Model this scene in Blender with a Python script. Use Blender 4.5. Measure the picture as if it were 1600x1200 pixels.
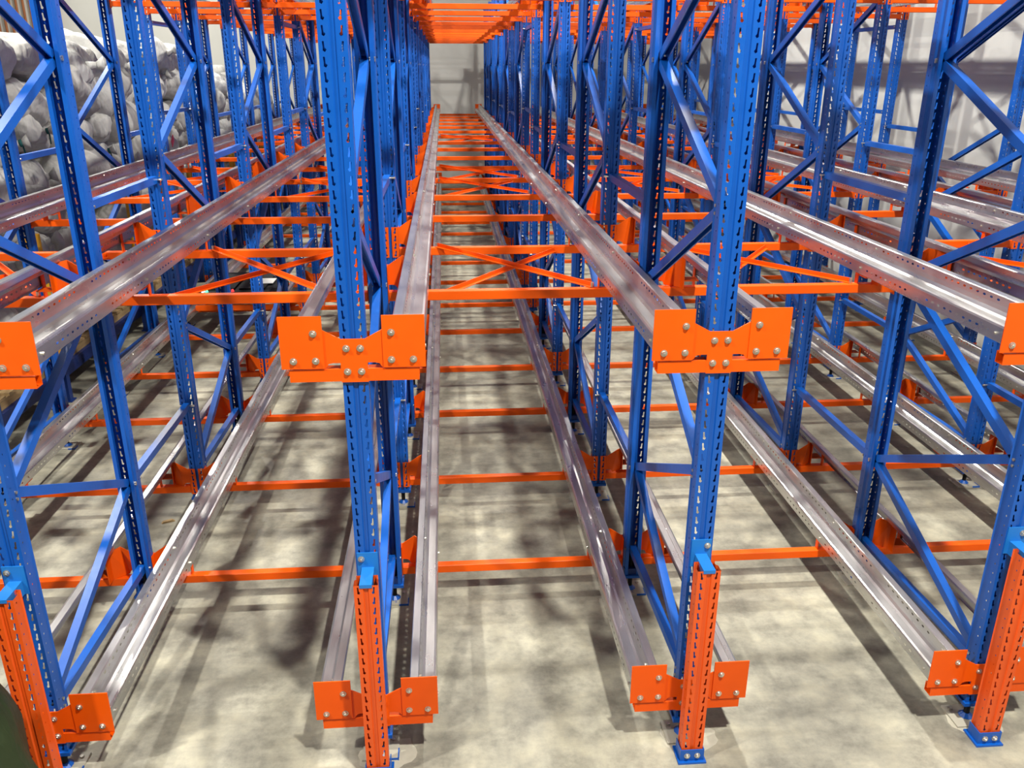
import bpy, math, random
from mathutils import Matrix, Vector, noise

# ------------------------------------------------------------------ clear
for o in list(bpy.data.objects):
    bpy.data.objects.remove(o, do_unlink=True)
scene = bpy.context.scene
COL = scene.collection
R = random.Random(7)

# ------------------------------------------------------------------ camera
CAM = Vector((0.3718, 0.0, 3.0404))
F_PX, PITCH, YAW, ROLL = 1317.168, 0.3596, 0.0775, 0.0023
fw = Vector((math.sin(YAW) * math.cos(PITCH), math.cos(YAW) * math.cos(PITCH), -math.sin(PITCH)))
rt = Vector((math.cos(YAW), -math.sin(YAW), 0.0))
up = rt.cross(fw)
r2 = rt * math.cos(ROLL) + up * math.sin(ROLL)
u2 = -rt * math.sin(ROLL) + up * math.cos(ROLL)
cd = bpy.data.cameras.new('camera')
cd.sensor_width = 36.0
cd.lens = F_PX / 1600.0 * 36.0
cd.clip_start = 0.05
cd.clip_end = 200
co = bpy.data.objects.new('camera', cd)
co.matrix_world = Matrix(((r2.x, u2.x, -fw.x, CAM.x), (r2.y, u2.y, -fw.y, CAM.y), (r2.z, u2.z, -fw.z, CAM.z), (0, 0, 0, 1)))
COL.objects.link(co)
scene.camera = co

# ------------------------------------------------------------------ world, lamps, exposure
w = bpy.data.worlds.new('hall_light')
scene.world = w
w.use_nodes = True
w.node_tree.nodes['Background'].inputs[0].default_value = (0.95, 0.97, 1.0, 1)
w.node_tree.nodes['Background'].inputs[1].default_value = 0.04
scene.view_settings.view_transform = 'Standard'
scene.view_settings.look = 'None'
scene.view_settings.gamma = 1.0
scene.view_settings.use_curve_mapping = False
scene.view_settings.exposure = 0.0
LAMPS = [(-5.0, 0.4, 7.6, 800), (2.2, 0.3, 7.6, 880),
         (-5.0, 6.6, 7.6, 460), (-5.0, 14.4, 7.6, 560), (-6.5, 21.0, 7.6, 420),  # last one is an added fill lamp, brightening the left of the back wall
         (2.2, 6.6, 7.6, 520), (2.2, 14.4, 7.6, 720)]
for x, y, z, e in LAMPS:
    ld = bpy.data.lights.new('high_bay_or_fill_lamp', 'AREA')
    ld.shape = 'DISK'
    ld.size = 0.32
    ld.energy = e
    ld.color = (1.0, 0.965, 0.88)
    lo = bpy.data.objects.new('high_bay_or_fill_lamp', ld)
    lo.location = (x, y, z)
    COL.objects.link(lo)

# ------------------------------------------------------------------ constants
P = 1.45                                   # spacing of the rack lines
D = 1.2143                                 # spacing of the uprights in depth
Y1 = 3.1831
def row(i): return Y1 + (i - 1) * D
COLS = list(range(-2, 5))
NROW = 17
TIER = {'lower': 0.195, 'middle': 1.895, 'upper': 3.61}
ORD = ['zeroth', 'first', 'second', 'third', 'fourth', 'fifth', 'sixth', 'seventh', 'eighth', 'ninth', 'tenth',
       'eleventh', 'twelfth', 'thirteenth', 'fourteenth', 'fifteenth', 'sixteenth', 'seventeenth']
FRAMES = [(1, 2), (3, 4), (5, 6), (8, 9), (10, 11), (12, 13), (14, 15), (16, 17)]
UP_BOT, UP_TOP = 0.13, 4.38

# ------------------------------------------------------------------ materials
def nt(name):
    m = bpy.data.materials.new(name)
    m.use_nodes = True
    t = m.node_tree
    b = t.nodes['Principled BSDF']
    return m, t, b
def N(t, kind, **kw):
    n = t.nodes.new(kind)
    for k, v in kw.items():
        setattr(n, k, v)
    return n
def ramp(t, pts):
    r = N(t, 'ShaderNodeValToRGB')
    cr = r.color_ramp
    while len(cr.elements) < len(pts):
        cr.elements.new(0.5)
    for e, (p, c) in zip(cr.elements, pts):
        e.position = p
        e.color = (*c, 1)
    return r
def coords(t, scale=(1, 1, 1), kind='Object'):
    tc = N(t, 'ShaderNodeTexCoord')
    mp = N(t, 'ShaderNodeMapping')
    mp.inputs['Scale'].default_value = scale
    t.links.new(tc.outputs[kind], mp.inputs[0])
    return mp.outputs[0]
def noise_node(t, vec, scale, detail=4, rough=0.55):
    n = N(t, 'ShaderNodeTexNoise')
    n.inputs['Scale'].default_value = scale
    n.inputs['Detail'].default_value = detail
    n.inputs['Roughness'].default_value = rough
    t.links.new(vec, n.inputs['Vector'])
    return n.outputs['Fac']
def paint(name, a, b, rough=0.34, spec=0.5):
    m, t, bs = nt(name)
    v = coords(t)
    f = noise_node(t, v, 3.0, 5)
    r = ramp(t, [(0.3, a), (0.7, b)])
    t.links.new(f, r.inputs[0])
    t.links.new(r.outputs[0], bs.inputs['Base Color'])
    f2 = noise_node(t, v, 25, 3)
    mr = N(t, 'ShaderNodeMapRange')
    mr.inputs['To Min'].default_value = rough - 0.06
    mr.inputs['To Max'].default_value = rough + 0.10
    t.links.new(f2, mr.inputs[0])
    t.links.new(mr.outputs[0], bs.inputs['Roughness'])
    bs.inputs['Specular IOR Level'].default_value = spec
    return m
M = {}
M['blue'] = paint('blue_paint', (0.002, 0.080, 0.40), (0.003, 0.100, 0.48))
M['sky_blue'] = paint('light_blue_paint', (0.01, 0.16, 0.52), (0.012, 0.19, 0.60), 0.45)
M['dark_blue'] = paint('dark_blue_paint', (0.004, 0.022, 0.13), (0.006, 0.032, 0.18), 0.4)
M['orange'] = paint('orange_paint', (0.82, 0.094, 0.0004), (0.92, 0.112, 0.0008), 0.40, 0.28)
M['guard_orange'] = paint('guard_orange_paint', (0.72, 0.088, 0.006), (0.82, 0.104, 0.008), 0.42)
M['yellow'] = paint('yellow_paint', (0.62, 0.30, 0.01), (0.72, 0.36, 0.015), 0.4)
M['black'] = paint('black_plastic', (0.008, 0.008, 0.009), (0.014, 0.014, 0.015), 0.65, 0.2)
M['white_paint'] = paint('white_panel_paint', (0.6, 0.6, 0.58), (0.7, 0.7, 0.68), 0.5)
M['pipe'] = paint('brown_pipe_paint', (0.30, 0.10, 0.035), (0.36, 0.13, 0.05), 0.5)
M['teal'] = paint('teal_twine', (0.004, 0.07, 0.07), (0.006, 0.10, 0.10), 0.8)
M['pink'] = paint('pink_tag', (0.75, 0.05, 0.10), (0.85, 0.07, 0.13), 0.6)

def galvanised():
    m, t, bs = nt('galvanised_steel')
    f = noise_node(t, coords(t, (3, 0.5, 3)), 4.0, 4, 0.5)
    r = ramp(t, [(0.30, (0.44, 0.44, 0.445)), (0.52, (0.58, 0.58, 0.58)), (0.72, (0.72, 0.72, 0.715))])
    t.links.new(f, r.inputs[0])
    t.links.new(r.outputs[0], bs.inputs['Base Color'])
    bs.inputs['Metallic'].default_value = 0.86
    f2 = noise_node(t, coords(t, (2.5, 0.8, 2.5)), 5.0, 3)
    mr = N(t, 'ShaderNodeMapRange')
    mr.inputs['To Min'].default_value = 0.22
    mr.inputs['To Max'].default_value = 0.36
    t.links.new(f2, mr.inputs[0])
    t.links.new(mr.outputs[0], bs.inputs['Roughness'])
    return m
M['galv'] = galvanised()
def zinc():
    m, t, bs = nt('zinc_bolt')
    v = coords(t)
    f = noise_node(t, v, 60, 2)
    r = ramp(t, [(0.3, (0.50, 0.47, 0.40)), (0.7, (0.72, 0.69, 0.62))])
    t.links.new(f, r.inputs[0])
    t.links.new(r.outputs[0], bs.inputs['Base Color'])
    bs.inputs['Metallic'].default_value = 0.85
    bs.inputs['Roughness'].default_value = 0.28
    return m
M['zinc'] = zinc()
def concrete():
    m, t, bs = nt('concrete_floor')
    v = coords(t, (1, 1, 1))
    big = noise_node(t, v, 1.1, 8, 0.62)
    mid = noise_node(t, v, 4.0, 10, 0.72)
    streak = noise_node(t, coords(t, (0.55, 3.2, 1)), 1.6, 6, 0.6)
    r1 = ramp(t, [(0.32, (0.21, 0.20, 0.165)), (0.5, (0.34, 0.325, 0.262)), (0.66, (0.47, 0.45, 0.36))])
    r2_ = ramp(t, [(0.34, (0.50, 0.50, 0.50)), (0.50, (0.86, 0.86, 0.85)), (0.64, (1.12, 1.10, 1.04))])
    r3 = ramp(t, [(0.33, (0.66, 0.655, 0.64)), (0.52, (1.0, 1.0, 0.99))])
    t.links.new(big, r1.inputs[0])
    t.links.new(mid, r2_.inputs[0])
    t.links.new(streak, r3.inputs[0])
    a = N(t, 'ShaderNodeMix', data_type='RGBA', blend_type='MULTIPLY')
    a.inputs[0].default_value = 1.0
    t.links.new(r1.outputs[0], a.inputs[6])
    t.links.new(r2_.outputs[0], a.inputs[7])
    b = N(t, 'ShaderNodeMix', data_type='RGBA', blend_type='MULTIPLY')
    b.inputs[0].default_value = 0.75
    t.links.new(a.outputs[2], b.inputs[6])
    t.links.new(r3.outputs[0], b.inputs[7])
    t.links.new(b.outputs[2], bs.inputs['Base Color'])
    mr = N(t, 'ShaderNodeMapRange')
    mr.inputs['To Min'].default_value = 0.42
    mr.inputs['To Max'].default_value = 0.72
    t.links.new(mid, mr.inputs[0])
    t.links.new(mr.outputs[0], bs.inputs['Roughness'])
    bp = N(t, 'ShaderNodeBump')
    bp.inputs['Strength'].default_value = 0.08
    bp.inputs['Distance'].default_value = 0.02
    t.links.new(noise_node(t, v, 14, 6), bp.inputs['Height'])
    t.links.new(bp.outputs[0], bs.inputs['Normal'])
    return m
M['concrete'] = concrete()
def wallmat():
    m, t, bs = nt('white_panel_wall')
    v = coords(t, (1, 1, 0.3))
    f = noise_node(t, v, 0.8, 4)
    r = ramp(t, [(0.3, (0.56, 0.56, 0.53)), (0.7, (0.64, 0.64, 0.61))])
    t.links.new(f, r.inputs[0])
    t.links.new(r.outputs[0], bs.inputs['Base Color'])
    bs.inputs['Roughness'].default_value = 0.45
    return m
M['wall'] = wallmat()
M['ceiling'] = paint('grey_ceiling', (0.26, 0.26, 0.25), (0.30, 0.30, 0.29), 0.7)
def sackmat(name, a, b):
    m, t, bs = nt(name)
    v = coords(t)
    f = noise_node(t, v, 3.5, 5, 0.6)
    r = ramp(t, [(0.3, a), (0.7, b)])
    t.links.new(f, r.inputs[0])
    t.links.new(r.outputs[0], bs.inputs['Base Color'])
    bs.inputs['Roughness'].default_value = 0.62
    wv = N(t, 'ShaderNodeTexWave')
    wv.inputs['Scale'].default_value = 1.6
    wv.inputs['Distortion'].default_value = 9.0
    wv.inputs['Detail'].default_value = 3.0
    t.links.new(coords(t, (2, 5, 2)), wv.inputs['Vector'])
    bp = N(t, 'ShaderNodeBump')
    bp.inputs['Strength'].default_value = 0.22
    bp.inputs['Distance'].default_value = 0.05
    t.links.new(wv.outputs['Fac'], bp.inputs['Height'])
    t.links.new(bp.outputs[0], bs.inputs['Normal'])
    return m
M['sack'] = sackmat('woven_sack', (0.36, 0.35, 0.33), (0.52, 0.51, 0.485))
M['sack_lit'] = sackmat('lit_woven_sack', (0.44, 0.44, 0.425), (0.62, 0.62, 0.60))  # lighter copy of the sack cloth, strong light painted into its colour
M['canvas'] = sackmat('green_canvas', (0.010, 0.022, 0.004), (0.020, 0.038, 0.008))
def wood():
    m, t, bs = nt('pallet_wood')
    f = noise_node(t, coords(t, (12, 1.0, 12)), 3, 5)
    r = ramp(t, [(0.3, (0.24, 0.15, 0.065)), (0.7, (0.40, 0.28, 0.13))])
    t.links.new(f, r.inputs[0])
    t.links.new(r.outputs[0], bs.inputs['Base Color'])
    bs.inputs['Roughness'].default_value = 0.8
    return m
M['wood'] = wood()
def footplate():
    m, t, bs = nt('cement_splashed_plate')
    f = noise_node(t, coords(t), 9, 3)
    r = ramp(t, [(0.0, (0.46, 0.44, 0.36)), (0.66, (0.42, 0.40, 0.33)), (0.69, (0.02, 0.09, 0.42))])
    t.links.new(f, r.inputs[0])
    t.links.new(r.outputs[0], bs.inputs['Base Color'])
    bs.inputs['Roughness'].default_value = 0.6
    return m
M['footplate'] = footplate()
def grout():
    m, t, bs = nt('pale_grout')
    f = noise_node(t, coords(t), 8, 4)
    r = ramp(t, [(0.3, (0.36, 0.34, 0.27)), (0.7, (0.50, 0.475, 0.385))])
    t.links.new(f, r.inputs[0])
    t.links.new(r.outputs[0], bs.inputs['Base Color'])
    bs.inputs['Roughness'].default_value = 0.85
    return m
M['grout'] = grout()
def glow(name, c, s):
    m, t, bs = nt(name)
    bs.inputs['Base Color'].default_value = (*c, 1)
    bs.inputs['Emission Color'].default_value = (*c, 1)
    bs.inputs['Emission Strength'].default_value = s
    return m
M['led_green'] = glow('green_led', (0.05, 1.0, 0.35), 6)
M['led_white'] = glow('white_led', (1.0, 1.0, 0.95), 6)
M['led_red'] = glow('red_led', (1.0, 0.05, 0.05), 1.5)

# ------------------------------------------------------------------ mesh building
class MB:
    def __init__(s):
        s.v, s.f, s.m, s.mats = [], [], [], []
    def mi(s, mat):
        if mat not in s.mats:
            s.mats.append(mat)
        return s.mats.index(mat)
    def add(s, vs, fs, mat):
        k, i = len(s.v), s.mi(mat)
        s.v += [tuple(q) for q in vs]
        for f in fs:
            s.f.append(tuple(k + j for j in f))
            s.m.append(i)
    def box(s, x0, x1, y0, y1, z0, z1, mat):
        s.add([(x0, y0, z0), (x1, y0, z0), (x1, y1, z0), (x0, y1, z0), (x0, y0, z1), (x1, y0, z1), (x1, y1, z1), (x0, y1, z1)],
              [(3, 2, 1, 0), (4, 5, 6, 7), (0, 1, 5, 4), (1, 2, 6, 5), (2, 3, 7, 6), (3, 0, 4, 7)], mat)
    def cyl(s, p0, p1, r0, mat, n=10, r1=None, cap=True):
        p0, p1 = Vector(p0), Vector(p1)
        d = (p1 - p0).normalized()
        a = d.orthogonal().normalized()
        b = d.cross(a)
        r1 = r0 if r1 is None else r1
        vs = []
        for q, r in ((p0, r0), (p1, r1)):
            for i in range(n):
                t = 2 * math.pi * i / n
                vs.append(q + a * (r * math.cos(t)) + b * (r * math.sin(t)))
        fs = [(i, (i + 1) % n, n + (i + 1) % n, n + i) for i in range(n)]
        if cap:
            fs += [tuple(range(n - 1, -1, -1)), tuple(range(n, 2 * n))]
        s.add(vs, fs, mat)
    def prism(s, poly, y0, y1, mat):
        """polygon in x,z extruded from y0 to y1"""
        n = len(poly)
        vs = [(x, y0, z) for x, z in poly] + [(x, y1, z) for x, z in poly]
        fs = [tuple(range(n)), tuple(range(2 * n - 1, n - 1, -1))]
        fs += [(i, n + i, n + (i + 1) % n, (i + 1) % n) for i in range(n)]
        s.add(vs, fs, mat)
    def sweep(s, prof, p0, p1, xdir, mat):
        """closed profile (a,b) swept from p0 to p1; a along xdir, b along the remaining axis"""
        p0, p1 = Vector(p0), Vector(p1)
        d = (p1 - p0).normalized()
        xd = Vector(xdir)
        xd = (xd - d * xd.dot(d)).normalized()
        yd = d.cross(xd)
        n = len(prof)
        vs = [q + xd * a + yd * b for q in (p0, p1) for a, b in prof]
        fs = [(i, (i + 1) % n, n + (i + 1) % n, n + i) for i in range(n)]
        fs += [tuple(range(n - 1, -1, -1)), tuple(range(n, 2 * n))]
        s.add(vs, fs, mat)
    def hole_strip(s, fn, u0, u1, v0, pitch, count, hole, mat, skip=None):
        """strip of sheet with a hole in every cell; fn(u,v)->point"""
        um = (u0 + u1) / 2
        for c in range(count):
            va, vb = v0 + c * pitch, v0 + (c + 1) * pitch
            vm = (va + vb) / 2
            outer = [(u1, vb), (um, vb), (u0, vb), (u0, vm), (u0, va), (um, va), (u1, va), (u1, vm)]
            if skip and skip(c):
                s.add([fn(*outer[i]) for i in (0, 2, 4, 6)], [(0, 1, 2, 3)], mat)
                continue
            inner = [(um + a, vm + b) for a, b in hole]
            s.add([fn(*q) for q in outer] + [fn(*q) for q in inner],
                  [(i, (i + 1) % 8, 8 + (i + 1) % 8, 8 + i) for i in range(8)], mat)
    def mesh(s, name, smooth=False):
        me = bpy.data.meshes.new(name)
        me.from_pydata(s.v, [], s.f)
        for m in s.mats:
            me.materials.append(M[m])
        me.polygons.foreach_set('material_index', s.m)
        if smooth:
            me.polygons.foreach_set('use_smooth', [True] * len(s.f))
        me.update()
        return me
def obj(name, me, parent=None, loc=(0, 0, 0), rz=0.0, scale=None):
    o = bpy.data.objects.new(name, me)
    COL.objects.link(o)
    o.location = loc
    if rz:
        o.rotation_euler = (0, 0, rz)
    if scale:
        o.scale = scale
    if parent:
        o.parent = parent
    return o
def thing(name, label, cat, loc=(0, 0, 0), rz=0.0, group=None, me=None):
    o = obj(name, me, None, loc, rz)
    o['label'] = label
    o['category'] = cat
    if group:
        o['group'] = group
    return o
def structure(name, me, loc=(0, 0, 0)):
    o = obj(name, me, None, loc)
    o['kind'] = 'structure'
    return o

# ------------------------------------------------------------------ the hall
b = MB(); b.box(-14, 6.32, -6, 24.6, -0.15, 0, 'concrete'); structure('floor', b.mesh('floor'))
b = MB(); b.box(-14, 6.32, 24.6, 24.8, 0, 9, 'wall'); structure('wall_back', b.mesh('wall_back'))
b = MB(); b.box(6.32, 6.52, -6, 24.8, 0, 9, 'wall'); structure('wall_right', b.mesh('wall_right'))
b = MB(); b.box(-14.2, -14, -6, 24.8, 0, 9, 'wall'); structure('wall_left', b.mesh('wall_left'))
b = MB(); b.box(-14.2, 6.52, -6, 24.8, 9, 9.15, 'ceiling'); structure('ceiling', b.mesh('ceiling'))

# ------------------------------------------------------------------ shared part meshes
# teardrop slot, as on the right half of an upright (bulb towards the middle)
TEAR_R = [(0.0062, 0.0165), (0.0030, 0.0175), (-0.0005, 0.0165), (-0.0022, -0.0030), (-0.0080, -0.0100), (-0.0025, -0.0175), (0.0050, -0.0135), (0.0042, -0.0020)]
TEAR_L = [(-TEAR_R[j][0], TEAR_R[j][1]) for j in (2, 1, 0, 7, 6, 5, 4, 3)]
ROUND = [(0.0032 * math.cos(math.pi / 4 + i * math.pi / 4), 0.0045 * math.sin(math.pi / 4 + i * math.pi / 4)) for i in range(8)]
SLOT = [(0.0052 * math.cos(math.pi / 4 + i * math.pi / 4), 0.0110 * math.sin(math.pi / 4 + i * math.pi / 4)) for i in range(8)]

def upright_mesh(name, z0, z1, mat, depth=0.09):
    """omega section, slotted face towards -y"""
    m = MB()
    n = int(round((z1 - z0) / 0.05))
    p = (z1 - z0) / n
    yf, yb = -depth / 2, depth / 2
    m.hole_strip(lambda u, v: (u, yf, v), 0.012, 0.05, z0, p, n, TEAR_R, mat)
    m.hole_strip(lambda u, v: (u, yf, v), -0.05, -0.012, z0, p, n, TEAR_L, mat)
    ym = yf + depth * 0.52
    m.hole_strip(lambda u, v: (0.05, u, v), yf, ym, z0, p, n, ROUND, mat)
    m.hole_strip(lambda u, v: (-0.05, u, v), yf, ym, z0, p, n, ROUND, mat)
    def strip(pts):
        for (xa, ya), (xb, yb_) in zip(pts, pts[1:]):
            m.add([(xa, ya, z0), (xb, yb_, z0), (xb, yb_, z1), (xa, ya, z1)], [(0, 1, 2, 3)], mat)
    strip([(-0.012, yf), (-0.008, yf + 0.007), (0.008, yf + 0.007), (0.012, yf)])
    for s in (1, -1):
        strip([(0.05 * s, ym), (0.041 * s, ym + 0.010), (0.041 * s, yb - 0.006), (0.046 * s, yb), (0.026 * s, yb), (0.026 * s, yb - 0.012)])
    return m.mesh(name)
ME_UP = upright_mesh('upright', UP_BOT, UP_TOP, 'blue')

def foot_meshes():
    a = MB()                                               # cap plate under the upright
    a.box(-0.06, 0.06, -0.055, 0.055, 0.112, 0.13, 'blue')
    a.box(-0.048, 0.048, -0.040, 0.040, 0.13, 0.17, 'dark_blue')
    c = MB()                                               # screw jack
    c.cyl((0, 0, 0.012), (0, 0, 0.26), 0.014, 'black', 10)
    c.cyl((0, 0, 0.095), (0, 0, 0.113), 0.026, 'blue', 6)
    c.cyl((0, 0, 0.012), (0, 0, 0.03), 0.036, 'blue', 10, 0.017)
    d = MB()                                               # steel floor plate
    d.box(-0.085, 0.085, -0.075, 0.075, 0.0, 0.010, 'footplate')
    d.box(0.081, 0.0865, -0.078, -0.010, 0.001, 0.0118, 'blue')
    d.box(0.030, 0.0865, -0.0765, -0.072, 0.001, 0.0118, 'blue')
    d.cyl((-0.055, 0.045, 0.01), (-0.055, 0.045, 0.018), 0.010, 'zinc', 6)
    d.cyl((0.055, 0.045, 0.01), (0.055, 0.045, 0.018), 0.010, 'zinc', 6)
    return a.mesh('foot_cap'), c.mesh('screw_jack'), d.mesh('floor_plate')
ME_CAP, ME_JACK, ME_FPLATE = foot_meshes()

def add_bolt(m, x, y, z, r=0.009, dy=-1, mat='zinc'):
    """domed hex bolt on a face looking along dy"""
    m.cyl((x, y, z), (x, y + dy * 0.003, z), r * 1.25, mat, 10)
    m.cyl((x, y + dy * 0.003, z), (x, y + dy * 0.009, z), r, mat, 8, r * 0.75)
def bolt_mesh(name, r):
    m = MB()
    m.cyl((0, 0, 0), (0, -0.003, 0), r * 1.25, 'zinc', 12)
    m.cyl((0, -0.003, 0), (0, -0.010, 0), r, 'zinc', 10, r * 0.80)
    m.cyl((0, -0.010, 0), (0, -0.013, 0), r * 0.45, 'zinc', 8, r * 0.3)
    return m.mesh(name, False)
ME_BOLT = bolt_mesh('bolt', 0.0115)

def bracket_mesh(sides):
    m = MB()
    yf = -0.052
    for s in (1, -1):
        hole = TEAR_R if s > 0 else TEAR_L
        u0, u1 = sorted((0.010 * s, 0.052 * s))
        m.hole_strip(lambda u, v: (u, yf, v), u0, u1, -0.036, 0.05, 4, [(a * 1.25, c * 1.1) for a, c in hole], 'orange')
        # folded return along the side of the upright
        m.box(*sorted((0.0525 * s, 0.0555 * s)), yf, 0.0, -0.036, 0.164, 'orange')
        if s not in sides:
            continue
        # wing: first panel in plane, fold, second panel turned back towards the rail
        arc = [(0.100, 0.030)] + [(0.076 + 0.024 * math.cos(a), 0.030 + 0.024 * math.sin(a)) for a in (0.5, 1.0, 1.57)] + [(0.0555, 0.054)]
        p1 = [(0.0555, 0.160), (0.132, 0.212)] + arc
        def plate(pts, th=0.004):
            n = len(pts)
            vs = [(x * s, y, z) for x, y, z in pts] + [(x * s, y + th, z) for x, y, z in pts]
            fs = [tuple(range(n)), tuple(range(2 * n - 1, n - 1, -1))] + [(i, n + i, n + (i + 1) % n, (i + 1) % n) for i in range(n)]
            m.add(vs, fs, 'orange')
        plate([(x, yf, z) for x, z in p1])
        plate([(0.132, yf, 0.212), (0.178, yf + 0.050, 0.206), (0.178, yf + 0.050, 0.026), (0.100, yf, 0.030)])
        # upstand and end tab that carry the rail
        m.box(*sorted((0.178 * s, 0.184 * s)), yf + 0.03, 0.060, 0.026, 0.236, 'orange')
        m.box(*sorted((0.184 * s, 0.262 * s)), yf + 0.03, 0.060, 0.072, 0.078, 'orange')
        m.box(*sorted((0.2605 * s, 0.2665 * s)), yf, -0.020, 0.026, 0.140, 'orange')
    return m.mesh('rail_bracket')
ME_BRACKET = bracket_mesh((1, -1))
ME_BRACKET_R, ME_BRACKET_L = bracket_mesh((1,)), bracket_mesh((-1,))
def bracket_for(c, flip):
    """outermost rack lines carry a rail on their inner side only"""
    if c == COLS[0]:
        return ME_BRACKET_L if flip else ME_BRACKET_R
    if c == COLS[-1]:
        return ME_BRACKET_R if flip else ME_BRACKET_L
    return ME_BRACKET

U_PROF = [(-0.020, -0.022), (0.020, -0.022), (0.020, 0.022), (0.013, 0.022), (0.013, 0.018), (0.0175, 0.018), (0.0175, -0.0195),
          (-0.0175, -0.0195), (-0.0175, 0.018), (-0.013, 0.018), (-0.013, 0.022), (-0.020, 0.022)]
def brace_mesh(name, z0, z1, ya=0.018, yb=D - 0.018):
    """channel in the y-z plane from the front upright (z0) to the rear upright (z1), with its bolts"""
    m = MB()
    m.sweep(U_PROF, (0, ya, z0), (0, yb, z1), (1, 0, 0), 'blue')
    for y, z in ((ya, z0), (yb, z1)):
        m.cyl((-0.047, y, z), (0.047, y, z), 0.006, 'zinc', 8)
        for s in (1, -1):
            m.cyl((0.0420 * s, y, z), (0.0500 * s, y, z), 0.0075, 'zinc', 6)
    return m.mesh(name)
ZF = [0.375, 1.385, 2.515, 3.62]           # brace nodes on the front upright
ZR = [0.845, 1.96, 3.07, 4.18]             # brace nodes on the rear upright
BRACES = [brace_mesh('horizontal_brace', 0.335, 0.300)]
for k in range(4):
    BRACES.append(brace_mesh('diagonal_brace', ZF[k], ZR[k]))
    if k < 3:
        BRACES.append(brace_mesh('diagonal_brace', ZF[k + 1] + 0.03, ZR[k] + 0.01))
ME_SPACER = {z: brace_mesh('frame_spacer', z, z, 0.060, D - 0.060) for z in (0.845, 2.375, 2.53, 3.50)}

def post_parts(root, y, flip, c, brackets=True):
    u = obj('upright', ME_UP, root, (0, y, 0), math.pi if flip else 0.0)
    obj('foot_cap', ME_CAP, u)
    obj('screw_jack', ME_JACK, u)
    obj('floor_plate', ME_FPLATE, u, (0, 0, 0), math.pi if flip else 0.0)['label'] = 'cement-splashed steel floor plate'
    if brackets:
        for z in TIER.values():
            obj('rail_bracket', bracket_for(c, flip), u, (0, 0, z))['label'] = 'orange slotted rail bracket'

LINE_NAME = {c: ('rack line beside the sack pile' if i == 0 else 'rack line beside the pale wall' if i == 6 else
                 ORD[i + 1] + ' rack line from the sack pile') for i, c in enumerate(COLS)}
# ------------------------------------------------------------------ upright frames
for c in COLS:
    for k, (a, r) in enumerate(FRAMES):
        t = thing('rack_frame', 'blue slotted rack frame, %s from the guard posts, %s' % (ORD[k + 1], LINE_NAME[c]), 'rack frame',
                  (c * P, row(a), 0), 0, 'blue upright frames of the racking')
        post_parts(t, 0, False, c, a != 1)
        post_parts(t, D, True, c, r != NROW)
        for me in BRACES:
            obj(me.name.split('.')[0], me, t)
    t = thing('upright_post', 'lone blue post behind the third frame, %s' % LINE_NAME[c], 'rack post',
              (c * P, row(7), 0), 0, 'lone blue posts of the racking')
    post_parts(t, 0, False, c)
    # blue spacers tying frame to frame
    gaps = [(2, (0.845, 2.375)), (4, (0.845, 2.375)), (6, (0.845, 2.375)), (7, (0.845, 2.53, 3.50)),
            (9, (0.845, 2.375)), (11, (0.845, 2.375)), (13, (0.845, 2.375)), (15, (0.845, 2.375))]
    for g, (a, zs) in enumerate(gaps):
        for z in zs:
            hgt = {0.845: 'low', 2.375: 'high', 2.53: 'high', 3.50: 'topmost'}[z]
            thing('frame_spacer', '%s blue strut bridging the %s gap behind guard posts, %s' % (hgt, ORD[g + 1], LINE_NAME[c].replace(' from the sack pile', ' from sacks')),
                  'strut', (c * P, row(a), 0), 0, 'blue spacers between frames', ME_SPACER[z])

# ------------------------------------------------------------------ orange cross beams
def beam_mesh():
    m = MB()
    x0, x1 = 0.058, P - 0.058
    prof = [(-0.025, -0.022), (-0.022, -0.025), (0.022, -0.025), (0.025, -0.022), (0.025, 0.022), (0.022, 0.025), (-0.022, 0.025), (-0.025, 0.022)]
    m.sweep(prof, (x0, 0, 0), (x1, 0, 0), (0, 1, 0), 'orange')
    return m.mesh('cross_tie')
ME_BEAM = beam_mesh()
def facing_front(i):
    if i == 7:
        return True
    return any(a == i for a, r in FRAMES)
for li, c in enumerate(COLS[:-1]):
    for tier, z in TIER.items():
        for i in range(2, NROW + 1):
            dy = -0.027 if facing_front(i) else 0.027
            thing('cross_tie', '%s-tier orange cross tube, %s behind the end plates, %s lane from sack pile' % (tier, ORD[i - 1], ORD[li + 1]),
                  'cross tube', (c * P, row(i) + dy, z), 0, 'orange cross tubes', ME_BEAM)

# orange crossed bracing between neighbouring beams of the middle tier
def cross_mesh():
    m = MB(); n = MB()
    L = [(-0.013, -0.013), (0.013, -0.013), (0.013, -0.009), (-0.009, -0.009), (-0.009, 0.013), (-0.013, 0.013)]
    a0, a1 = (0.30, 0.03), (P - 0.30, D - 0.03)
    m.sweep(L, (a0[0], a1[1], 0.039), (a1[0], a0[1], 0.039), (0, 0, 1), 'orange')
    n.sweep(L, (a0[0] + 0.06, a0[1] + 0.028, 0.004), (a1[0] - 0.06, a1[1] - 0.028, 0.004), (0, 0, 1), 'orange')
    for q, mm, zz in (((a0[0], a1[1]), m, 0.045), ((a1[0], a0[1]), m, 0.045)):
        mm.cyl((q[0], q[1], zz - 0.05), (q[0], q[1], zz + 0.008), 0.008, 'zinc', 6)
    return m.mesh('brace_bar'), n.mesh('brace_bar')
ME_XA, ME_XB = cross_mesh()
for li, c in enumerate(COLS[:-1]):
    for q, a in enumerate((2, 5, 6, 10)):
        t = thing('cross_brace', 'crossed orange bars behind the %s middle-tier tube, %s lane from sack pile' % (ORD[a - 1], ORD[li + 1]),
                  'cross brace', (c * P, row(a), TIER['middle']), 0, 'orange crossed braces')
        obj('brace_bar', ME_XA, t); obj('brace_bar', ME_XB, t)

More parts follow.
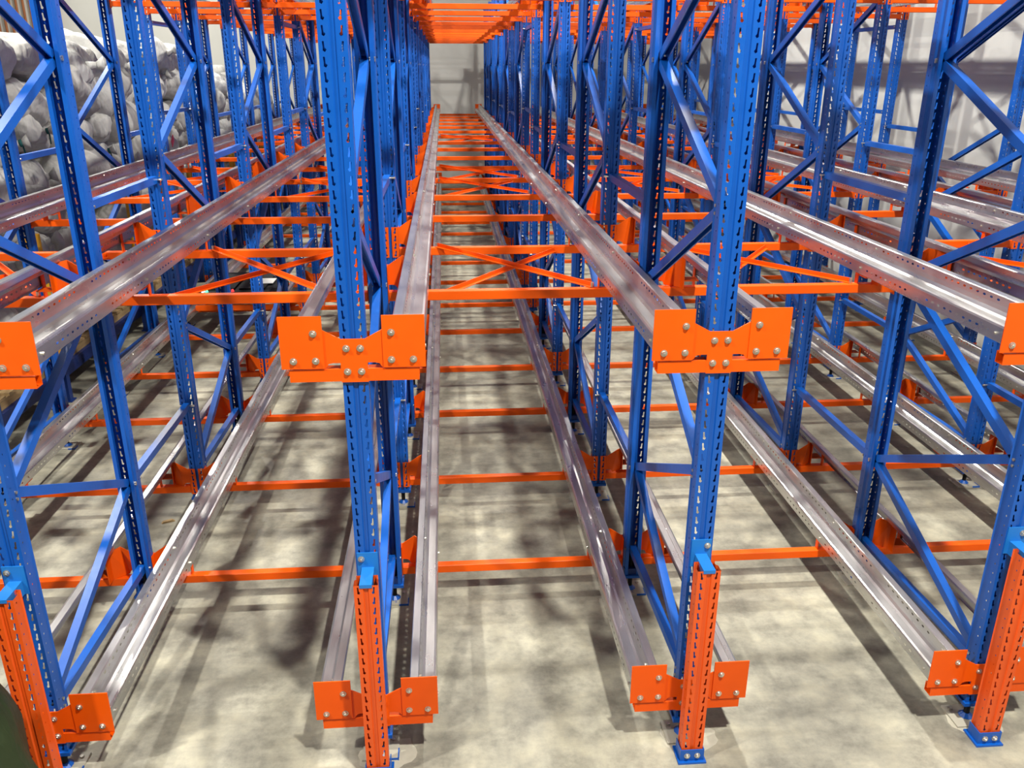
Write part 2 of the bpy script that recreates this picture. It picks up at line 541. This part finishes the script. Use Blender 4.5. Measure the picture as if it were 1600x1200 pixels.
# ------------------------------------------------------------------ galvanised pallet rails
def rail_mesh():
    m = MB()
    ya, yb = row(1) - 0.044, row(NROW) + 0.044
    n = int(round((yb - ya) / 0.05))
    p = (yb - ya) / n
    gap = lambda k: (k % 12) in (0, 1, 2)
    def strip(pts):
        for (xa, za), (xb, zb) in zip(pts, pts[1:]):
            m.add([(xa, ya, za), (xa, yb, za), (xb, yb, zb), (xb, ya, zb)], [(0, 1, 2, 3)], 'galv')
    strip([(0.154, 0.212), (0.152, 0.238), (0.156, 0.245), (0.190, 0.245), (0.1945, 0.241)])
    a, bq = (0.1945, 0.241), (0.197, 0.206)
    m.hole_strip(lambda u, v: (a[0] + (bq[0] - a[0]) * u, v, a[1] + (bq[1] - a[1]) * u), 0, 1, ya, p, n,
                 [(q[0] / 0.036, q[1]) for q in SLOT], 'galv', gap)
    strip([(0.197, 0.206), (0.200, 0.185), (0.206, 0.169), (0.218, 0.161), (0.258, 0.160), (0.267, 0.156), (0.2705, 0.148)])
    a2, b2 = (0.2705, 0.148), (0.2715, 0.088)
    m.hole_strip(lambda u, v: (a2[0] + (b2[0] - a2[0]) * u, v, a2[1] + (b2[1] - a2[1]) * u), 0, 1, ya, p, n,
                 [(q[0] / 0.060, q[1]) for q in SLOT], 'galv', gap)
    strip([(0.2715, 0.088), (0.268, 0.084), (0.259, 0.084)])
    for i in range(1, NROW + 1):                           # rail bolts at the brackets
        y = row(i)
        m.cyl((0.196, y, 0.222), (0.204, y, 0.222), 0.007, 'zinc', 6)
        m.cyl((0.270, y, 0.118), (0.279, y, 0.118), 0.007, 'zinc', 6)
    return m.mesh('pallet_rail')
ME_RAIL = rail_mesh()
ME_RAIL_M = ME_RAIL.copy()
for v in ME_RAIL_M.vertices:
    v.co.x = -v.co.x
ME_RAIL_M.flip_normals()
for li, c in enumerate(COLS[:-1]):
    for tier, z in TIER.items():
        thing('pallet_rail', '%s-tier galvanised pallet rail on the sack-pile side of the %s lane from sacks' % (tier, ORD[li + 1]),
              'rail', (c * P, 0, z), 0, 'galvanised pallet rails', ME_RAIL)
        thing('pallet_rail', '%s-tier galvanised pallet rail on the pale-wall side of the %s lane from sacks' % (tier, ORD[li + 1]),
              'rail', ((c + 1) * P, 0, z), 0, 'galvanised pallet rails', ME_RAIL_M)

# ------------------------------------------------------------------ orange end stops
def stop_meshes():
    m = MB()
    half = [(0.0, 0.166), (0.046, 0.166), (0.112, 0.202), (0.20, 0.202), (0.20, 0.046), (0.118, 0.046), (0.107, 0.052), (0.098, 0.066), (0.080, 0.070), (0.052, 0.070), (0.052, -0.010), (0.0, -0.010)]
    poly = half + [(-x, z) for x, z in half[::-1] if x > 0]
    m.prism(poly, -0.006, 0.0, 'orange')
    s = MB()
    s.prism([(0.113, 0.260), (0.277, 0.260), (0.277, 0.050), (0.113, 0.050)], -0.011, -0.006, 'orange')
    t = MB()
    x1, w2 = 0.250, 0.0
    y0, y1, z0, z1, th = -0.0055, 0.045, -0.006, 0.044, 0.004
    t.box(-x1, x1, y0, y0 + th, z0, z1, 'orange'); t.box(-x1, x1, y1 - th, y1, z0, z1, 'orange')
    t.box(-x1, x1, y0 + th, y1 - th, z0, z0 + th, 'orange'); t.box(-x1, x1, y0 + th, y1 - th, z1 - th, z1, 'orange')
    return m.mesh('mounting_plate'), s.mesh('stop_plate'), t.mesh('square_tube')
ME_MP, ME_SP, ME_TUBE = stop_meshes()
ME_SPM = ME_SP.copy()
for v in ME_SPM.vertices:
    v.co.x = -v.co.x
ME_SPM.flip_normals()
BOLTS = [(0.148, 0.192, 1), (0.145, 0.082, 1), (0.230, 0.082, 1), (0.027, 0.129, 0), (0.027, 0.034, 0)]
def end_stop(c, i, tier, z, label, group):
    front = i == 1
    y = row(i) + (-0.048 if front else 0.048)
    rz = 0.0 if front else math.pi
    t = thing('rail_end_stop', label, 'end plate', (c * P, y, z), rz, group)
    obj('mounting_plate', ME_MP, t)
    sides = [s for s in (1, -1) if not (c == COLS[0] and s * (1 if front else -1) < 0) and not (c == COLS[-1] and s * (1 if front else -1) > 0)]
    for s in sides:
        obj('stop_plate', ME_SP if s > 0 else ME_SPM, t)
    obj('square_tube', ME_TUBE, t)
    if front or tier == 'middle':
        for s in (1, -1):
            for x, bz, big in BOLTS:
                if big and s not in sides:
                    continue
                obj('bolt', ME_BOLT, t, (x * s, -0.011 if big else -0.006, bz))
    return t
for c in COLS:
    for tier, z in TIER.items():
        end_stop(c, 1, tier, z, 'bolted orange end plate above the aisle, %s tier, %s' % (tier, LINE_NAME[c]), 'orange end plates at the aisle')
        end_stop(c, NROW, tier, z, 'orange end plate against the back wall, %s tier, %s' % (tier, LINE_NAME[c]), 'orange end plates at the back wall')

# ------------------------------------------------------------------ orange guard posts in front of the first uprights
GH = 1.035
ME_GUARD = upright_mesh('guard_channel', 0.02, GH, 'guard_orange', 0.075)
def guard_meshes():
    a = MB()                                               # floor shoe
    a.box(-0.066, 0.066, -0.060, 0.052, 0.0, 0.010, 'blue')
    a.box(-0.056, 0.056, -0.046, -0.042, 0.010, 0.072, 'blue')
    a.box(-0.056, -0.052, -0.042, 0.035, 0.010, 0.072, 'blue')
    a.box(0.052, 0.056, -0.042, 0.035, 0.010, 0.072, 'blue')
    c = MB()                                               # bridging cap to the upright
    c.box(-0.026, 0.026, -0.040, 0.098, GH - 0.012, GH + 0.004, 'sky_blue')
    c.box(-0.026, -0.022, -0.036, 0.098, GH - 0.060, GH - 0.012, 'sky_blue')
    c.box(0.022, 0.026, -0.036, 0.098, GH - 0.060, GH - 0.012, 'sky_blue')
    c.box(-0.044, 0.044, 0.094, 0.098, GH - 0.060, GH + 0.075, 'sky_blue')
    return a.mesh('floor_shoe'), c.mesh('bridging_cap')
ME_SHOE, ME_GCAP = guard_meshes()
for c in COLS:
    t = thing('guard_post', 'short orange slotted guard post at the aisle, %s' % LINE_NAME[c], 'guard post',
              (c * P, 3.040, 0), 0, 'orange guard posts')
    obj('guard_channel', ME_GUARD, t)
    obj('floor_shoe', ME_SHOE, t)['label'] = 'blue floor shoe'
    obj('bridging_cap', ME_GCAP, t)['label'] = 'light blue bridging cap'
    for x in (-0.024, 0.024):
        obj('bolt', ME_BOLT, t, (x, -0.046, 0.040))
    obj('bolt', ME_BOLT, t, (-0.026 if c < 1 else 0.026, 0.094, GH + 0.045))
# pale grout smeared round the first feet (one patch each)
def patch_mesh(seed):
    m = MB()
    rr = random.Random(seed)
    n = 22
    ring = [(math.cos(2 * math.pi * i / n) * (0.13 + 0.04 * noise.noise(Vector((i * 0.5, seed, 0))) + 0.012 * rr.random()), math.sin(2 * math.pi * i / n) * (0.10 + 0.03 * noise.noise(Vector((i * 0.5, seed, 0))) + 0.01 * rr.random())) for i in range(n)]
    vs = [(0, 0, 0.0025)] + [(x * 0.6, y * 0.6, 0.0025) for x, y in ring] + [(x, y, 0.0004) for x, y in ring]
    fs = [(0, 1 + i, 1 + (i + 1) % n) for i in range(n)] + [(1 + i, 1 + n + i, 1 + n + (i + 1) % n, 1 + (i + 1) % n) for i in range(n)]
    m.add(vs, fs, 'grout')
    return m.mesh('grout_patch')
for c in COLS:
    thing('grout_patch', 'pale grout round the guard post, %s' % LINE_NAME[c], 'grout patch', (c * P + 0.03, 3.15, 0), 0,
          'grout patches', patch_mesh(c + 20))

# ------------------------------------------------------------------ pallet shuttle in the lane beside the sacks
t = thing('pallet_shuttle', 'flat black pallet shuttle with orange bumper and lit lamps on the lower rails', 'shuttle', (-2.175, 10.0, 0))
b = MB()
b.prism([(-0.44, 0.385), (0.44, 0.385), (0.44, 0.50), (0.41, 0.525), (-0.41, 0.525), (-0.44, 0.50)], 0.0, 1.05, 'black')
b.box(-0.34, -0.02, 0.10, 0.95, 0.525, 0.548, 'black'); b.box(0.04, 0.34, 0.10, 0.95, 0.525, 0.548, 'black')
obj('body', b.mesh('body'), t)
b = MB(); b.prism([(-0.455, 0.315), (0.455, 0.315), (0.455, 0.375), (-0.455, 0.375)], -0.045, -0.001, 'orange'); obj('bumper', b.mesh('bumper'), t)
for sx in (-1, 1):
    for yy in (0.15, 0.9):
        b = MB(); b.cyl((sx * 0.43, yy, 0.400), (sx * 0.475, yy, 0.400), 0.045, 'black', 14); obj('wheel', b.mesh('wheel'), t)
for x, mm in ((-0.365, 'led_white'), (-0.325, 'led_green'), (-0.02, 'led_red')):
    b = MB(); b.cyl((x, 0.03, 0.524), (x, 0.03, 0.552), 0.020, mm, 12, 0.012); obj('signal_lamp', b.mesh('signal_lamp'), t)
b = MB(); b.box(0.12, 0.40, 0.32, 0.58, 0.5481, 0.552, 'white_paint'); obj('cover_plate', b.mesh('cover_plate'), t)

# ------------------------------------------------------------------ sacks on stacking frames and pallets
def stack_frame_meshes():
    a = MB()
    for x in (-0.50, 0.44):
        a.box(x, x + 0.06, 0, 1.16, 0.20, 0.32, 'dark_blue')
    for y in (0.0, 0.55, 1.10):
        a.box(-0.50, 0.50, y, y + 0.06, 0.20, 0.30, 'dark_blue')
    l = MB(); l.box(-0.035, 0.035, -0.035, 0.035, 0.0, 0.48, 'dark_blue'); l.box(-0.055, 0.055, -0.055, 0.055, 0.0, 0.012, 'dark_blue')
    q = MB(); q.cyl((0, 0, 0.48), (0, 0, 1.62), 0.030, 'yellow', 12)
    s = MB()
    for x in (-0.46, -0.05, 0.36):
        s.box(x, x + 0.10, 0.04, 1.12, 0.32, 0.40, 'wood')
    d = MB(); d.box(-0.47, 0.47, 0, 0.13, 0.40, 0.425, 'wood')
    return a.mesh('base'), l.mesh('leg'), q.mesh('post'), s.mesh('stringers'), d.mesh('deck_board')
ME_SB, ME_SL, ME_SPOST, ME_ST, ME_DB = stack_frame_meshes()
ny = 12
for k in range(ny):
    y = 6.6 + k * 1.27
    t = thing('stacking_frame', 'dark blue stacking frame with yellow posts, %s along the sack pile from the aisle' % ORD[k + 1], 'stacking frame',
              (-3.86, y, 0), 0, 'stacking frames under the sacks')
    obj('base', ME_SB, t)
    for x in (-0.53, 0.53):
        for yy in (0.04, 1.12):
            obj('leg', ME_SL, t, (x, yy, 0))
            obj('post', ME_SPOST, t, (x, yy, 0))['label'] = 'yellow tubular post'
    t = thing('wooden_pallet', 'wooden pallet under sacks, %s along the pile from the aisle' % ORD[k + 1], 'pallet', (-3.86, y, 0), 0, 'pallets under the sacks')
    obj('stringers', ME_ST, t)
    for j in range(6):
        obj('deck_board', ME_DB, t, (0, 0.04 + j * 0.19, 0))

def sack_mesh(seed, mat, tie=False):
    rr = random.Random(seed)
    off = Vector((rr.random() * 50, rr.random() * 50, rr.random() * 50))
    nu, nv = 44, 28
    m = MB()
    vs, fs = [], []
    for j in range(nv + 1):
        ph = -math.pi / 2 + math.pi * j / nv
        for i in range(nu):
            th = 2 * math.pi * i / nu
            def se(c, e): return math.copysign(abs(c) ** e, c)
            # long axis along y, flattened, pinched corners
            x = se(math.cos(ph), 0.65) * se(math.cos(th), 0.75) * 0.30
            z = se(math.cos(ph), 0.65) * se(math.sin(th), 0.75) * 0.215
            y = se(math.sin(ph), 0.70) * 0.47
            e = abs(math.sin(ph))
            pin = 1.0 - 0.35 * max(0, e - 0.75) / 0.25
            p = Vector((x * (1 + 0.12 * e), y, z * pin))
            q = p * 3.2 + off
            dn = noise.noise(q) * 0.080 + noise.noise(q * 1.9) * 0.034 + abs(noise.noise(Vector((q.x * 2.6, q.y * 0.8, q.z * 2.6)))) * 0.040
            nrm = Vector((x / 0.30, y / 0.6, z / 0.215))
            if nrm.length > 0:
                p += nrm.normalized() * dn
            p.z -= 0.03 * (p.y / 0.47) ** 2
            vs.append(p)
    for j in range(nv):
        for i in range(nu):
            fs.append((j * nu + i, j * nu + (i + 1) % nu, (j + 1) * nu + (i + 1) % nu, (j + 1) * nu + i))
    m.add(vs, fs, mat)
    # gathered neck with its twist of cloth at one end
    m.cyl((0, -0.43, 0.0), (0.0, -0.53, 0.02), 0.045, mat, 10, 0.030)
    m.cyl((0, -0.53, 0.02), (0.01, -0.60, 0.035), 0.030, mat, 10, 0.075)
    if tie:
        m.cyl((0, -0.515, 0.017), (0, -0.545, 0.023), 0.037, 'teal', 10)
        m.cyl((0.03, -0.53, 0.02), (0.05, -0.54, -0.12), 0.008, 'teal', 6)
    return m.mesh('woven_sack', True)
SACKS = [sack_mesh(s, 'sack', s % 3 == 0) for s in range(7)] + [sack_mesh(s + 30, 'sack_lit') for s in range(4)]
def top_of(y):
    pts = [(7, 3.22), (11, 3.18), (12.3, 3.18), (14.5, 3.16), (17, 2.95), (19, 2.60), (21.5, 2.15), (23, 2.0)]
    for (ya, za), (yb, zb) in zip(pts, pts[1:]):
        if ya <= y <= yb:
            return za + (zb - za) * (y - ya) / (yb - ya)
    return 2.2
layer = 0
z = 0.62
while z < 3.55:
    y = 7.2 + (0.35 if layer % 2 else 0.0)
    while y < 22.2:
        end_on = R.random() < 0.42
        step = R.uniform(0.60, 0.72) if end_on else R.uniform(0.86, 0.99)
        tp = top_of(y)
        if z <= tp:
            deep = z + 0.34 > tp
            for back in ((0, 1) if deep else (0,)):
                white = (z + 0.4 > tp and (back or R.random() < 0.25)) or (y > 15.5 and R.random() < 0.55)  # some top and far sacks take the lighter cloth, imitating strong light
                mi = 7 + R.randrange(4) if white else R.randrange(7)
                lab = '%s sack%s, %s layer up, over %s stacking frame from the aisle%s' % (
                    'brightly lit white' if white else 'dull off-white', ' end-on' if end_on else '', ORD[layer + 1],
                    ORD[max(1, min(12, int((y - 6.6) // 1.27) + 1))], ', set back' if back else '')
                x = -3.74 - (0.62 if not end_on else 0.75) * back - R.uniform(0, 0.16) - (0.17 if end_on else 0)
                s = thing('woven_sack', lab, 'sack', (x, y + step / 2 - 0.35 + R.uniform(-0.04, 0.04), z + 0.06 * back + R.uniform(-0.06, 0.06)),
                          0, 'brightly lit white sacks' if white else 'dull white sacks', SACKS[mi])
                rz = math.pi / 2 if end_on else R.choice((0, math.pi))
                s.rotation_euler = (R.uniform(-0.26, 0.26), R.uniform(-0.40, 0.40), rz + R.uniform(-0.35, 0.35))
                k = R.uniform(0.84, 1.08)
                s.scale = (k, k * R.uniform(0.90, 1.05), k * R.uniform(0.92, 1.18))
        y += step
    z += 0.355
    layer += 1
b = MB(); b.box(-0.004, 0.004, -0.09, 0.09, -0.045, 0.045, 'pink')
o = thing('tag', 'bright pink tag on a sack beside the racks', 'tag', (-3.36, 12.36, 2.08), 0.1, None, b.mesh('tag')); o.rotation_euler = (0.45, 0, 0.1)

# brown pipes on the back wall behind the sacks
for k, x in enumerate((-11.00, -10.83, -10.66, -10.49, -10.32, -10.15, -9.45)):
    b = MB(); b.cyl((0, 0, 0), (0, 0, 8.9), 0.030, 'pipe', 10)
    for zz in (1.5, 3.5, 5.5, 7.5):
        b.box(-0.045, 0.045, 0.0, 0.058, zz, zz + 0.04, 'pipe')
    thing('wall_pipe', 'thin brown vertical pipe on the white back wall behind the sacks' if k < 6 else 'lone brown pipe set apart from the pipe bank on the back wall',
          'pipe', (x, 24.54, 0.01), 0, 'brown wall pipes', b.mesh('wall_pipe'))

# ------------------------------------------------------------------ dark green canvas bundle beside the near guard post
def bundle_mesh():
    m = MB()
    nu, nv = 28, 18
    vs, fs = [], []
    for j in range(nv + 1):
        v = j / nv
        z = 1.12 * (1 - (1 - v) ** 1.3)
        rad = 0.35 * max(0.0, 1 - v ** 2.6) ** 0.6 + 0.002
        for i in range(nu):
            th = 2 * math.pi * i / nu
            q = Vector((math.cos(th) * 1.6, math.sin(th) * 1.6, z * 2.5 + 3))
            k = 1 + 0.16 * noise.noise(q) + 0.05 * noise.noise(q * 3)
            vs.append((math.cos(th) * rad * k, math.sin(th) * rad * k, z))
    for j in range(nv):
        for i in range(nu):
            fs.append((j * nu + i, j * nu + (i + 1) % nu, (j + 1) * nu + (i + 1) % nu, (j + 1) * nu + i))
    fs.append(tuple(range(nu - 1, -1, -1)))
    m.add(vs, fs, 'canvas')
    return m.mesh('canvas_bundle', True)
thing('canvas_bundle', 'dark green rounded canvas bundle beside an orange guard post', 'bundle', (-1.60, 2.58, 0), 0, None, bundle_mesh())

# small scraps of bark-brown litter on the floor
def scrap(x, y, l, rz, lab):
    b = MB(); b.prism([(-l, 0), (-l * 0.7, 0.012), (l * 0.6, 0.014), (l, 0)], -0.012, 0.012, 'wood')
    thing('floor_scrap', lab, 'scrap', (x, y, 0.0005), rz, 'litter', b.mesh('floor_scrap'))
scrap(-2.14, 6.86, 0.05, 0.2, 'small brown scrap on the floor under the lower beams, near the sack-side lane')
scrap(-1.66, 5.45, 0.045, 0.4, 'small brown scrap on the floor beside the frame foot')
